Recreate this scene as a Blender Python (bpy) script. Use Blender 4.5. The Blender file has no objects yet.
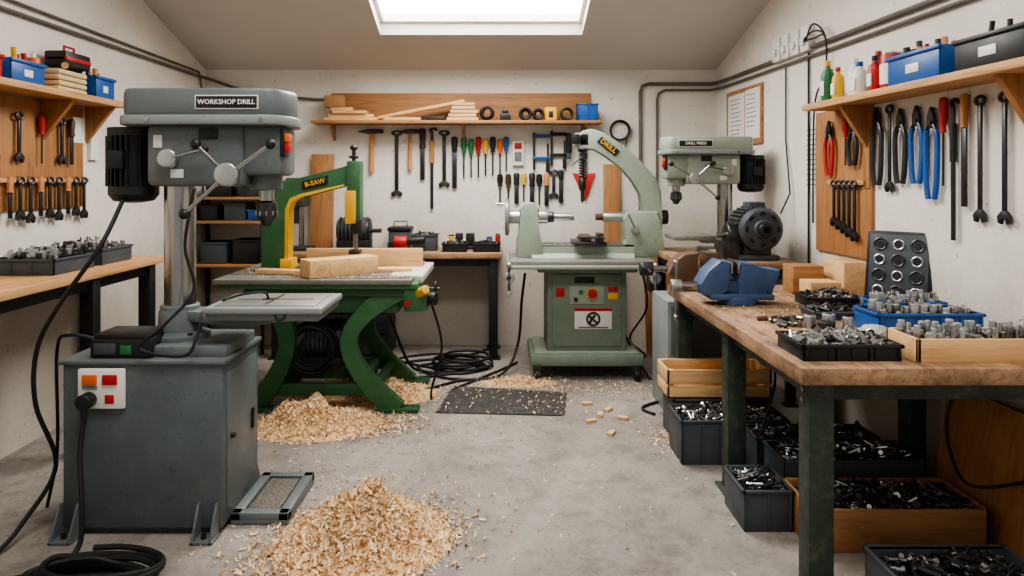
import bpy, bmesh, math, random
import numpy as np
from mathutils import Matrix, Vector, Euler
random.seed(7); np.random.seed(7)
R=random.uniform
# ------------------------------------------------------------------ materials
def lin(c):
    return tuple(((v/255)/12.92 if v/255<=0.04045 else ((v/255+0.055)/1.055)**2.4) for v in c)+(1,)
def sc(c,k): return tuple(min(1,v*k) for v in c[:3])+(1,)
def base(name):
    m=bpy.data.materials.new(name); m.use_nodes=True
    nt=m.node_tree; p=nt.nodes['Principled BSDF']
    tc=nt.nodes.new('ShaderNodeTexCoord')
    return m,nt,p,tc
def noise(nt,vec,scale,detail=4,rough=.6):
    n=nt.nodes.new('ShaderNodeTexNoise'); n.inputs['Scale'].default_value=scale
    n.inputs['Detail'].default_value=detail; n.inputs['Roughness'].default_value=rough
    nt.links.new(vec,n.inputs['Vector']); return n
def ramp(nt,fac,stops):
    r=nt.nodes.new('ShaderNodeValToRGB'); e=r.color_ramp.elements
    while len(e)<len(stops): e.new(.5)
    for el,(p,c) in zip(e,stops): el.position=p; el.color=c
    nt.links.new(fac,r.inputs['Fac']); return r
def mixc(nt,fac,a,b,mode='MIX'):
    m=nt.nodes.new('ShaderNodeMix'); m.data_type='RGBA'; m.blend_type=mode
    for v,i in ((fac,0),(a,6),(b,7)):
        if isinstance(v,(int,float,tuple)): m.inputs[i].default_value=v
        else: nt.links.new(v,m.inputs[i])
    return m.outputs[2]
def bump(nt,p,h,st=.3,dist=.01):
    b=nt.nodes.new('ShaderNodeBump'); b.inputs['Strength'].default_value=st; b.inputs['Distance'].default_value=dist
    nt.links.new(h,b.inputs['Height']); nt.links.new(b.outputs['Normal'],p.inputs['Normal'])
def paint(name,rgb,rough=.45,metal=0,var=.12,sc1=9,bmp=.06,emit=0,dust=0):
    m,nt,p,tc=base(name); c=lin(rgb)
    n=noise(nt,tc.outputs['Object'],sc1,6,.65)
    r=ramp(nt,n.outputs['Fac'],[(.3,sc(c,1-var)),(.7,sc(c,1+var))])
    out=r.outputs['Color']
    if dust:
        d=noise(nt,tc.outputs['Object'],14,8,.8); dr=ramp(nt,d.outputs['Fac'],[(.52,(0,0,0,1)),(.72,(dust,)*3+(1,))])
        out=mixc(nt,dr.outputs['Color'],out,lin((170,152,126)))
        s=noise(nt,tc.outputs['Object'],45,4,.6); sr=ramp(nt,s.outputs['Fac'],[(.30,(.45,.42,.4,1)),(.36,(1,1,1,1))])
        out=mixc(nt,.7,out,sr.outputs['Color'],'MULTIPLY')
    nt.links.new(out,p.inputs['Base Color'])
    p.inputs['Metallic'].default_value=metal; p.inputs['Roughness'].default_value=rough
    r2=ramp(nt,n.outputs['Fac'],[(.3,(rough*1.15,)*3+(1,)),(.7,(rough*.85,)*3+(1,))])
    nt.links.new(r2.outputs['Color'],p.inputs['Roughness'])
    n2=noise(nt,tc.outputs['Object'],120,2)
    bump(nt,p,n2.outputs['Fac'],bmp,.003)
    if emit:
        p.inputs['Emission Color'].default_value=c; p.inputs['Emission Strength'].default_value=emit
    return m
def wood(name,a,b,axis='X',rough=.6,s=1.0,dirt=0):
    m,nt,p,tc=base(name)
    mp=nt.nodes.new('ShaderNodeMapping'); k={'X':(1.2,14,14),'Y':(14,1.2,14),'Z':(14,14,1.2)}[axis]
    mp.inputs['Scale'].default_value=tuple(v*s for v in k)
    nt.links.new(tc.outputs['Object'],mp.inputs['Vector'])
    n=noise(nt,mp.outputs['Vector'],2.2,8,.65); n.inputs['Distortion'].default_value=.6
    r=ramp(nt,n.outputs['Fac'],[(.3,lin(a)),(.52,lin(b)),(.72,sc(lin(b),1.12))])
    out=r.outputs['Color']
    if dirt:
        d=noise(nt,tc.outputs['Object'],5,8,.78)
        dr=ramp(nt,d.outputs['Fac'],[(.40,(1,1,1,1)),(.60,(1-dirt,1-dirt*1.02,1-dirt*1.04,1))])
        out=mixc(nt,1.0,out,dr.outputs['Color'],'MULTIPLY')
        d2=noise(nt,tc.outputs['Object'],40,4,.7)
        dr2=ramp(nt,d2.outputs['Fac'],[(.33,(.35,.3,.27,1)),(.42,(1,1,1,1))])
        out=mixc(nt,.8,out,dr2.outputs['Color'],'MULTIPLY')
    nt.links.new(out,p.inputs['Base Color']); p.inputs['Roughness'].default_value=rough
    bump(nt,p,n.outputs['Fac'],.15,.004)
    return m
G_gray=paint('press_gray_enamel',(98,105,106),.38,0,.08,dust=.1)
G_gray2=paint('press_base_gray',(86,95,97),.42,0,.12,5,dust=.15)
G_lite=paint('cover_light_gray',(130,137,136),.4,0,.08,dust=.1)
G_sage=paint('sage_green_enamel',(148,160,144),.42,0,.08,dust=.1)
G_sage2=paint('sage_green_cabinet',(116,130,116),.5,0,.1,dust=.15)
G_green=paint('deep_green_enamel',(38,80,50),.42,0,.2,6,dust=.12)
G_green2=paint('mid_green_enamel',(56,102,64),.42,0,.15,6,dust=.12)
G_dgreen=paint('bench_frame_green',(42,56,46),.5,0,.25,7,dust=.25)
YEL=paint('safety_yellow',(222,170,40),.45)
ORG=paint('orange_plastic',(216,100,32),.4)
RED=paint('red_plastic',(176,32,28),.4)
BLU=paint('blue_plastic',(30,84,152),.4)
VBLU=paint('vise_blue_enamel',(54,78,114),.42,0,.2,12,dust=.15)
GRN=paint('green_plastic',(40,112,66),.4)
BLK=paint('black_plastic',(26,27,28),.45)
RUB=paint('black_rubber',(18,18,19),.6)
DGR=paint('dark_gray_plastic',(66,71,76),.5)
WHT=paint('white_plastic',(225,224,218),.4,0,.04)
PAP=paint('paper',(226,224,216),.8,0,.04)
PAPT=paint('paper_print',(110,110,112),.8,0,.2,60)
CRM=paint('cream_enamel',(200,196,180),.5)
ALU=paint('brushed_aluminium',(180,182,182),.32,.85,.1,14)
STL=paint('machined_steel',(164,164,162),.24,1,.06,6)
STD=paint('dark_steel',(74,74,76),.38,.9,.25,14)
IRN=paint('cast_iron_table',(132,132,126),.42,.4,.15,8,dust=.5)
BRN=paint('rusty_brown_iron',(96,72,56),.55,.3,.3,12)
PIPE=paint('conduit_gray',(104,98,92),.5,.3)
BAG=paint('beige_cloth',(200,180,140),.8)
W_lx=wood('pine_grain_x',(186,140,92),(220,178,126),'X')
W_ly=wood('pine_grain_y',(184,140,92),(218,176,124),'Y')
W_lz=wood('pine_grain_z',(184,140,92),(218,176,124),'Z')
W_bx=wood('ply_brown_x',(128,90,56),(164,118,76),'X')
W_bz=wood('ply_brown_z',(136,92,54),(168,118,74),'Z')
W_by=wood('bench_top_wood_y',(116,86,62),(174,138,106),'Y',.6,1,.55)
W_sy=wood('shelf_wood_y',(162,116,74),(196,150,102),'Y')
W_bbx=wood('back_bench_wood',(130,98,68),(174,138,100),'X',.6,1,.45)
W_handle=wood('handle_wood',(150,92,48),(196,138,84),'Z')
S1=paint('shaving_light',(242,218,184),.75,0,.08,40)
S2=paint('shaving_mid',(224,190,146),.75,0,.08,40)
S3=paint('shaving_dark',(190,144,98),.75,0,.08,40)
SB=paint('shaving_heap_core',(204,166,120),.85,0,.2,50,.4)
m,nt,p,tc=base('black_speckle'); n=noise(nt,tc.outputs['Object'],160,2)
r=ramp(nt,n.outputs['Fac'],[(.55,lin((70,68,64))),(.66,lin((190,168,136)))]); nt.links.new(r.outputs['Color'],p.inputs['Base Color']); p.inputs['Roughness'].default_value=.8
SPK=m
def wallmat(name,rgb,spots=True):
    m,nt,p,tc=base(name); o=tc.outputs['Object']; c=lin(rgb)
    n=noise(nt,o,1.1,8,.7); r=ramp(nt,n.outputs['Fac'],[(.3,sc(c,.88 if spots else .92)),(.58,c)])
    out=r.outputs['Color']
    if spots:
        s=noise(nt,o,24,3,.55); sr=ramp(nt,s.outputs['Fac'],[(.28,(.42,.36,.3,1)),(.33,(1,1,1,1))])
        out=mixc(nt,.5,out,sr.outputs['Color'],'MULTIPLY')
        s2=noise(nt,o,5,10,.8); sr2=ramp(nt,s2.outputs['Fac'],[(.34,(.68,.64,.6,1)),(.42,(1,1,1,1))])
        out=mixc(nt,.35,out,sr2.outputs['Color'],'MULTIPLY')
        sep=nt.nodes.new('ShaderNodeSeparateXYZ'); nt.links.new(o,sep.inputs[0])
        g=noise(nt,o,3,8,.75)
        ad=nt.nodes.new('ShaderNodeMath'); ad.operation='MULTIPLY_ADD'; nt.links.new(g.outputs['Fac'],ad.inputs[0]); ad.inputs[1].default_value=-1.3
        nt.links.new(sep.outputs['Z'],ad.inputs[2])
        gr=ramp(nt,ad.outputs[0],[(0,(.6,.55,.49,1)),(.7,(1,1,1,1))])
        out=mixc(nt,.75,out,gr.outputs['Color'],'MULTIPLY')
    nt.links.new(out,p.inputs['Base Color']); p.inputs['Roughness'].default_value=.85
    b=noise(nt,o,30,6,.6); bump(nt,p,b.outputs['Fac'],.3,.01)
    return m
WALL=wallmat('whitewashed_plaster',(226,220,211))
CEIL=wallmat('ceiling_plaster',(204,197,189),False)
m,nt,p,tc=base('worn_concrete'); o=tc.outputs['Object']
n1=noise(nt,o,.9,9,.72); r1=ramp(nt,n1.outputs['Fac'],[(.3,lin((108,101,95))),(.5,lin((136,129,121))),(.68,lin((158,150,140)))])
n2=noise(nt,o,6,9,.78); r2=ramp(nt,n2.outputs['Fac'],[(.36,(.6,.57,.54,1)),(.52,(1,1,1,1))])
c1=mixc(nt,.85,r1.outputs['Color'],r2.outputs['Color'],'MULTIPLY')
n3=noise(nt,o,55,4,.65); r3=ramp(nt,n3.outputs['Fac'],[(.30,(.4,.37,.35,1)),(.40,(1,1,1,1)),(.62,(1,1,1,1)),(.72,(1.35,1.28,1.15,1))])
c2=mixc(nt,.85,c1,r3.outputs['Color'],'MULTIPLY')
n5=noise(nt,o,2.3,9,.8); r5=ramp(nt,n5.outputs['Fac'],[(.52,(0,0,0,1)),(.74,(.4,.4,.4,1))])
c3=mixc(nt,r5.outputs['Color'],c2,lin((176,162,144)))
nt.links.new(c3,p.inputs['Base Color']); p.inputs['Roughness'].default_value=.75
n4=noise(nt,o,18,9,.75); bump(nt,p,n4.outputs['Fac'],.45,.01)
FLOOR=m
m,nt,p,tc=base('skylight_diffuse_pane'); p.inputs['Base Color'].default_value=(1,1,1,1)
p.inputs['Emission Color'].default_value=(1,.985,.96,1); p.inputs['Emission Strength'].default_value=17
SKY=m
# ------------------------------------------------------------------ builder
class B:
    def __init__(s,name,M=None):
        s.name=name; s.M=M or Matrix(); s.v=[]; s.f=[]; s.mi=[]; s.mats=[]
    def _m(s,mat):
        if mat not in s.mats: s.mats.append(mat)
        return s.mats.index(mat)
    def raw(s,mat,vs,fs,L=None):
        T=s.M@L if L is not None else s.M
        o=len(s.v); flip=T.determinant()<0; k=s._m(mat)
        s.v+= [tuple(T@Vector(v)) for v in vs]
        for f in fs:
            f=[i+o for i in f]
            s.f.append(f[::-1] if flip else f); s.mi.append(k)
    def bm(s,mat,bm,L=None):
        bmesh.ops.recalc_face_normals(bm,faces=bm.faces)
        bm.verts.index_update()
        s.raw(mat,[v.co.copy() for v in bm.verts],[[v.index for v in f.verts] for f in bm.faces],L); bm.free()
    def box(s,mat,x0,x1,y0,y1,z0,z1,bev=.004,L=None,rot=None,seg=2,taper=1):
        bm=bmesh.new(); bmesh.ops.create_cube(bm,size=1)
        d=(x1-x0,y1-y0,z1-z0)
        for v in bm.verts:
            t=taper if v.co.z>0 else 1
            v.co=Vector((v.co.x*d[0]*t,v.co.y*d[1]*t,v.co.z*d[2]))
        bev=min(bev,.45*min(d))
        if bev>0: bmesh.ops.bevel(bm,geom=bm.edges[:],offset=bev,segments=seg,affect='EDGES',profile=.5)
        T=Matrix.Translation(((x0+x1)/2,(y0+y1)/2,(z0+z1)/2))
        if rot: T=T@Euler(rot).to_matrix().to_4x4()
        if L is not None: T=L@T
        s.bm(mat,bm,T)
    def cyl(s,mat,p0,p1,r,r2=None,seg=24,bev=0):
        p0=Vector(p0);p1=Vector(p1); d=p1-p0; r2=r if r2 is None else r2
        bm=bmesh.new(); bmesh.ops.create_cone(bm,cap_ends=True,segments=seg,radius1=r,radius2=r2,depth=d.length)
        if bev:
            e=[e for e in bm.edges if abs(e.verts[0].co.z-e.verts[1].co.z)<1e-6 and len(e.link_faces)==2 and any(len(f.verts)>4 for f in e.link_faces)]
            bmesh.ops.bevel(bm,geom=e,offset=bev,segments=3,affect='EDGES',profile=.5)
        T=Matrix.Translation((p0+p1)/2)@d.to_track_quat('Z','Y').to_matrix().to_4x4()
        s.bm(mat,bm,T)
    def sph(s,mat,c,r,scale=(1,1,1),seg=16):
        bm=bmesh.new(); bmesh.ops.create_uvsphere(bm,u_segments=seg,v_segments=max(6,seg//2),radius=r)
        s.bm(mat,bm,Matrix.Translation(c)@Matrix.Diagonal(scale+(1,)))
    def prism(s,mat,pts,a,b,plane='XZ',bev=.004):
        bm=bmesh.new()
        def P(q,t):
            return {'XZ':(q[0],t,q[1]),'YZ':(t,q[0],q[1]),'XY':(q[0],q[1],t)}[plane]
        va=[bm.verts.new(P(q,a)) for q in pts]; vb=[bm.verts.new(P(q,b)) for q in pts]; n=len(pts)
        bm.faces.new(va); bm.faces.new(vb[::-1])
        for i in range(n): bm.faces.new((va[i],vb[i],vb[(i+1)%n],va[(i+1)%n]))
        if bev:
            e=[e for f in bm.faces if len(f.verts)==n and n>4 or f in list(bm.faces)[:2] for e in f.edges]
            bmesh.ops.bevel(bm,geom=list(set(e)),offset=bev,segments=2,affect='EDGES',profile=.5)
        s.bm(mat,bm)
    def tube(s,mat,pts,r,seg=8,smooth=6,closed=False,r_end=None):
        pts=[Vector(q) for q in pts]
        if smooth and len(pts)>2:
            out=[]; n=len(pts)
            for i in range(n-(0 if closed else 1)):
                if closed: a,b,c,d=pts[i-1],pts[i],pts[(i+1)%n],pts[(i+2)%n]
                else: a,b,c,d=pts[max(i-1,0)],pts[i],pts[i+1],pts[min(i+2,n-1)]
                for k in range(smooth):
                    t=k/smooth
                    out.append(.5*((2*b)+(c-a)*t+(2*a-5*b+4*c-d)*t*t+(3*b-a-3*c+d)*t**3))
            if not closed: out.append(pts[-1])
            pts=out
        n=len(pts); vs=[];fs=[]; up=Vector((0,0,1)); prev=None
        for i,q in enumerate(pts):
            if closed: t=(pts[(i+1)%n]-pts[i-1])
            else: t=pts[min(i+1,n-1)]-pts[max(i-1,0)]
            if t.length<1e-9: t=Vector((0,0,1))
            t.normalize()
            if prev is None:
                a=t.cross(up); a=a if a.length>.1 else t.cross(Vector((1,0,0)))
            else:
                a=prev-t*prev.dot(t)
                if a.length<1e-6: a=t.orthogonal()
            a.normalize(); prev=a; bb=t.cross(a)
            rr=r if r_end is None else r+(r_end-r)*i/(n-1)
            for k in range(seg):
                an=2*math.pi*k/seg; vs.append(q+a*(rr*math.cos(an))+bb*(rr*math.sin(an)))
        m=n if closed else n-1
        for i in range(m):
            for k in range(seg):
                j=(i+1)%n; fs.append((i*seg+k,i*seg+(k+1)%seg,j*seg+(k+1)%seg,j*seg+k))
        if not closed:
            fs.append(tuple(range(seg))[::-1]); fs.append(tuple((n-1)*seg+k for k in range(seg)))
        s.raw(mat,vs,fs)
    def torus(s,mat,c,Rr,r,axis='Y',n=28,seg=8):
        c=Vector(c); pts=[]
        for i in range(n):
            a=2*math.pi*i/n; u,v=Rr*math.cos(a),Rr*math.sin(a)
            pts.append(c+Vector({'Y':(u,0,v),'X':(0,u,v),'Z':(u,v,0)}[axis]))
        s.tube(mat,pts,r,seg,0,True)
    def lathe(s,mat,prof,c,axis='Z',seg=28):
        vs=[];fs=[];n=len(prof)
        for (r,h) in prof:
            for k in range(seg):
                a=2*math.pi*k/seg; u,v=r*math.cos(a),r*math.sin(a)
                q={'Z':(u,v,h),'Y':(v,h,u),'X':(h,u,v)}[axis]
                vs.append(Vector(c)+Vector(q))
        for i in range(n-1):
            for k in range(seg):
                fs.append((i*seg+k,i*seg+(k+1)%seg,(i+1)*seg+(k+1)%seg,(i+1)*seg+k))
        fs.append(tuple(range(seg))[::-1]); fs.append(tuple((n-1)*seg+k for k in range(seg)))
        s.raw(mat,vs,fs)
    def text(s,mat,t,size,L):
        cu=bpy.data.curves.new('t','FONT'); cu.body=t; cu.size=size; cu.align_x='CENTER'; cu.align_y='CENTER'; cu.extrude=.001; cu.offset=size*.02; cu.resolution_u=2
        ob=bpy.data.objects.new('t',cu); bpy.context.scene.collection.objects.link(ob)
        dg=bpy.context.evaluated_depsgraph_get(); me=bpy.data.meshes.new_from_object(ob.evaluated_get(dg))
        s.raw(mat,[v.co.copy() for v in me.vertices],[list(p.vertices) for p in me.polygons],L@Matrix.Rotation(math.pi/2,4,'X'))
        bpy.data.objects.remove(ob); bpy.data.curves.remove(cu); bpy.data.meshes.remove(me)
    def done(s):
        me=bpy.data.meshes.new(s.name)
        V=np.array(s.v); c=(V.min(0)+V.max(0))/2; c[2]=V[:,2].min()
        me.from_pydata([tuple(v) for v in (V-c)],[],s.f)
        for m in s.mats: me.materials.append(m)
        me.polygons.foreach_set('material_index',s.mi)
        me.polygons.foreach_set('use_smooth',[True]*len(s.f))
        me.update(); me.set_sharp_from_angle(angle=.6)
        ob=bpy.data.objects.new(s.name,me); ob.location=c
        bpy.context.scene.collection.objects.link(ob); return ob
T=lambda x,y,z: Matrix.Translation((x,y,z))
RZ=lambda a: Matrix.Rotation(math.radians(a),4,'Z')
BY=6.8; LX=-2.86
def rwx(y): return 2.1+.0526*(6.8-y)
def backw(x,z): return T(x,BY,z)
def rightw(y,z): return T(rwx(y),y,z)@RZ(-86.99)
def leftw(y,z): return T(LX,y,z)@RZ(90)
# ------------------------------------------------------------------ room
Y0=-1.6; SL=.31
def cz(y): return 2.67+SL*(6.8-y)
b=B('floor'); b.box(FLOOR,-3.1,2.9,Y0,6.9,-.1,0,0); b.done()
b=B('wall_back'); b.box(WALL,-3.0,2.3,6.8,6.92,0,2.8,0); b.done()
b=B('wall_left'); b.prism(WALL,[(Y0,0),(6.8,0),(6.8,cz(6.8)+.1),(Y0,cz(Y0)+.1)],LX-.12,LX,'YZ',0); b.done()
b=B('wall_right'); 
xa,xb=rwx(6.8),rwx(Y0)
vs=[(xa,6.8,0),(xb,Y0,0),(xb,Y0,cz(Y0)+.1),(xa,6.8,cz(6.8)+.1),(xa+.12,6.8,0),(xb+.12,Y0,0),(xb+.12,Y0,cz(Y0)+.1),(xa+.12,6.8,cz(6.8)+.1)]
b.raw(WALL,vs,[(0,3,2,1),(4,5,6,7),(0,4,7,3),(1,2,6,5),(3,7,6,2),(0,1,5,4)]); b.done()
b=B('ceiling')
holes=[(4.35,6.14),(.6,2.6)]; hx0,hx1=-1.05,.72
def slab(x0,x1,y0,y1):
    vs=[]
    for dz in (0,.2):
        for (x,y) in ((x0,y0),(x1,y0),(x1,y1),(x0,y1)): vs.append((x,y,cz(y)+dz))
    b.raw(CEIL,vs,[(0,3,2,1),(4,5,6,7),(0,1,5,4),(1,2,6,5),(2,3,7,6),(3,0,4,7)])
slab(-3,hx0,Y0,6.9); slab(hx1,2.8,Y0,6.9)
ys=[Y0]+[v for h in sorted(holes) for v in h]+[6.9]
for i in range(0,len(ys),2): slab(hx0,hx1,ys[i],ys[i+1])
b.done()
for i,(a,c) in enumerate(sorted(holes)):
    b=B('window_%d'%(i+1))
    vs=[(x,y,cz(y)+.17) for (x,y) in ((hx0+.0,a),(hx1,a),(hx1,c),(hx0,c))]
    b.raw(SKY,vs,[(0,3,2,1)])
    for (x0,x1,y0,y1) in ((hx0,hx0+.035,a,c),(hx1-.035,hx1,a,c),(hx0,hx1,a,a+.035),(hx0,hx1,c-.035,c)):
        vs=[(x,y,cz(y)+dz) for dz in (.1,.17) for (x,y) in ((x0,y0),(x1,y0),(x1,y1),(x0,y1))]
        b.raw(WHT,vs,[(0,3,2,1),(4,5,6,7),(0,1,5,4),(1,2,6,5),(2,3,7,6),(3,0,4,7)])
    b.done()
# ------------------------------------------------------------------ drill press
def drill_head(b,paintm,lite,label):
    def pill(x0,x1,w,n=8,k=.4):
        pts=[]
        for cx,a0 in ((x1-w*k,-90),(x0+w*k,90)):
            for i in range(n+1):
                a=math.radians(a0+180*i/n); pts.append((cx+w*k*math.cos(a),w*math.sin(a)))
        return pts
    b.prism(paintm,pill(-.225,.555,.19),.345,.475,'XY',.02)
    b.prism(lite,pill(-.24,.57,.205),.305,.35,'XY',.008)
    b.box(paintm,-.10,.36,-.14,.14,.02,.31,.03)
    b.box(paintm,.30,.53,-.12,.12,.07,.31,.03)
    b.cyl(paintm,(.42,0,-.0),(.42,0,.1),.075,bev=.01)
    b.cyl(STL,(.42,0,-.05),(.42,0,0),.035)
    b.lathe(STD,[(.02,-.05),(.045,-.06),(.05,-.1),(.05,-.125),(.03,-.15),(.022,-.17),(.01,-.175)],(.42,0,0))
    for k in range(10):
        a=k*math.pi/5; b.box(STL,.42+.049*math.cos(a)-.004,.42+.049*math.cos(a)+.004,.049*math.sin(a)-.004,.049*math.sin(a)+.004,-.122,-.1,.001)
    b.cyl(BLK,(-.225,0,-.0),(-.225,0,.28),.105,bev=.01); b.lathe(BLK,[(.03,-.06),(.09,-.05),(.112,-.02),(.112,.02)],(-.225,0,0))
    b.cyl(BLK,(-.225,0,.26),(-.225,0,.30),.115)
    for k in range(28):
        a=2*math.pi*k/28; c=Matrix.Translation((-.225,0,0))@Matrix.Rotation(a,4,'Z')
        b.box(BLK,.1,.122,-.004,.004,.02,.26,.001,L=c)
    b.box(BLK,-.28,-.2,-.15,-.08,.1,.19,.01)
    b.cyl(ALU,(.31,-.21,.075),(.31,-.12,.075),.035); b.cyl(ALU,(.31,-.235,.075),(.31,-.19,.075),.055,bev=.008)
    for dx,dz in ((-.17,-.17),(.2,.13),(-.12,.13)):
        b.cyl(STL,(.31,-.215,.075),(.31+dx,-.25,.075+dz),.009,seg=10)
        b.sph(BLK,(.31+dx*1.05,-.252,.075+dz*1.05),.02,(1.2,1,1.2),12)
    b.cyl(ALU,(.02,-.19,.15),(.02,-.13,.15),.045,bev=.008); b.cyl(STL,(.02,-.18,.15),(.2,-.2,.19),.008,seg=10); b.sph(BLK,(.205,-.2,.192),.016,seg=12)
    b.cyl(BLK,(.14,-.155,.22),(.14,-.13,.22),.02)
    for z,mm in ((.245,ORG),(.2,RED)): b.box(mm,.535,.56,-.11,-.05,z-.018,z+.022,.004)
    b.box(BLK,.52,.54,-.118,-.03,.16,.29,.004)
    b.box(BLK,.16,.44,-.197,-.188,.38,.435,.002)
    b.box(WHT,.155,.445,-.195,-.187,.375,.44,.001)
    b.text(WHT,label,.031,T(.30,-.199,.407))
    b.box(WHT,.02,.08,-.145,-.139,.06,.1,.001); b.box(BLK,.15,.24,-.145,-.139,.24,.29,.001); b.box(PAP,-.06,-.02,-.145,-.139,.2,.26,.001)
    for x in (-.06,.46): b.cyl(STL,(x,-.21,.327),(x,-.2,.327),.01,seg=8)
b=B('drill_press')
b.box(G_gray2,-1.97,-1.25,3.15,3.62,.03,.775,.012)
b.box(G_gray,-1.985,-1.235,3.135,3.635,.77,.79,.006)
b.box(G_gray,-1.74,-1.25,3.2,3.58,.785,.84,.012)
for x in (-1.93,-1.31):
    for y,q in ((3.15,-1),(3.62,1)):
        b.prism(G_gray,[(y,.0),(y+q*.09,0),(y+q*.09,.012),(y+q*.02,.15),(y,.15)],x-.045,x-.035,'YZ',0)
        b.prism(G_gray,[(y,.0),(y+q*.09,0),(y+q*.09,.012),(y+q*.02,.15),(y,.15)],x+.035,x+.045,'YZ',0)
        b.box(G_gray,x-.05,x+.05,min(y,y+q*.09),max(y,y+q*.09),0,.014,.003)
        b.cyl(STD,(x,y+q*.055,.01),(x,y+q*.055,.035),.012,seg=6)
b.box(G_gray2,-1.95,-1.27,3.18,3.59,0,.04,.003)
b.box(G_gray,-1.253,-1.243,3.2,3.57,.1,.72,.003)
b.cyl(BLK,(-1.243,3.24,.42),(-1.225,3.24,.42),.012,seg=12); b.box(BLK,-1.245,-1.235,3.5,3.53,.36,.46,.002)
b.box(G_gray,-1.25,-.98,3.24,3.7,0,.03,.008)
for (x0,x1,y0,y1) in ((-1.25,-1.20,3.24,3.7),(-1.03,-.98,3.24,3.7),(-1.25,-.98,3.24,3.29),(-1.25,-.98,3.65,3.7)): b.box(G_gray,x0,x1,y0,y1,.02,.058,.006)
b.box(SPK,-1.19,-1.04,3.3,3.64,.028,.05,.004)
cx,cy=-1.553,3.4
b.lathe(G_gray,[(.14,.84),(.14,.86),(.1,.875),(.095,.97),(.085,.985),(.07,.985)],(cx,cy,0))
for a in (45,135,225,315): b.cyl(STD,(cx+.12*math.cos(math.radians(a)),cy+.12*math.sin(math.radians(a)),.85),(cx+.12*math.cos(math.radians(a)),cy+.12*math.sin(math.radians(a)),.875),.012,seg=6)
b.cyl(STL,(cx,cy,.85),(cx,cy,1.7),.072,seg=48)
b.cyl(G_gray,(cx,cy,.92),(cx,cy,1.0),.09,bev=.008) 
b.prism(G_gray,[(cx+.05,.93),(cx+.3,.89),(-1.08,.92),(-.98,.965),(cx+.05,.975)],3.33,3.47,'XZ',.01)
b.box(G_gray,-1.34,-.82,3.18,3.58,.955,1.01,.014); b.box(G_lite,-1.352,-.808,3.168,3.592,.99,1.02,.008)
b.box(IRN,-1.31,-.85,3.21,3.55,1.015,1.025,.004)
b.box(BLK,-1.09,-1.078,3.24,3.52,1.023,1.0265,0); b.box(BLK,-1.26,-.9,3.37,3.382,1.023,1.0265,0)
b.cyl(BLK,(-1.12,3.38,1.02),(-1.12,3.38,1.0268),.03)
b.torus(STD,(-1.0,3.18,.985),.022,.006,'Y')
b.tube(RUB,[(-1.31,3.3,1.03),(-1.23,3.33,1.055),(-1.13,3.36,1.06),(-1.12,3.38,1.02)],.006,6)
b.M=T(cx,cy,1.55); drill_head(b,G_gray,G_lite,'WORKSHOP DRILL'); b.M=Matrix()
b.box(WHT,-1.89,-1.68,3.128,3.15,.575,.755,.008)
b.box(ORG,-1.865,-1.80,3.118,3.13,.685,.73,.004); b.box(RED,-1.775,-1.71,3.118,3.13,.685,.73,.004)
b.box(PAPT,-1.865,-1.80,3.124,3.13,.665,.68,.0); b.box(RED,-1.765,-1.725,3.124,3.13,.6,.64,.002)
b.cyl(BLK,(-1.835,3.13,.62),(-1.835,3.07,.62),.035,bev=.006)
b.cyl(BLK,(-1.835,3.085,.62),(-1.835,3.085,.53),.018,.011)
b.done()
b=B('power_supply_box'); b.box(BLK,-1.86,-1.58,3.17,3.38,.79,.88,.012); b.box(BLK,-1.85,-1.59,3.18,3.37,.87,.9,.01)
b.box(GRN,-1.72,-1.67,3.166,3.172,.81,.85,.002); b.box(DGR,-1.84,-1.74,3.166,3.172,.81,.86,.002); b.done()
def cable(pts,r=.009,name='power_cable',sm=8):
    b=B(name); b.tube(RUB,pts,r,8,sm); b.done()
cable([(-1.835,3.085,.53),(-1.83,3.05,.4),(-1.78,2.98,.2),(-1.77,2.94,.06),(-1.82,2.85,.012),(-1.95,2.78,.012),(-2.05,2.7,.012)],.011)
cable([(-1.78,3.3,1.5),(-1.8,3.15,1.3),(-1.95,3.1,1.05),(-2.05,3.1,.85),(-2.07,3.12,.6),(-2.03,3.2,.3),(-2.1,3.1,.1),(-2.15,2.95,.012),(-2.3,2.8,.012)],.01)
cable([(-1.86,3.3,.84),(-2.0,3.25,.88),(-2.12,3.35,.78),(-2.15,3.4,.3),(-2.2,3.4,.012)],.008)
cable([(-1.42,3.25,1.56),(-1.44,3.2,1.3),(-1.40,3.2,1.1),(-1.5,3.12,.95),(-1.6,3.11,.85),(-1.4,3.1,.82),(-1.36,3.14,.9),(-1.4,3.3,.98)],.007)
b=B('coiled_cable')
pts=[]
for i in range(110):
    a=i*.42; rr=.2+.04*math.sin(i*.37); pts.append((-1.60+rr*math.cos(a)*1.15,2.74+rr*math.sin(a)*.55,.012+.014*(i//16)+.004*math.sin(i)))
b.tube(RUB,pts,.012,8,3); b.done()
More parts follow.
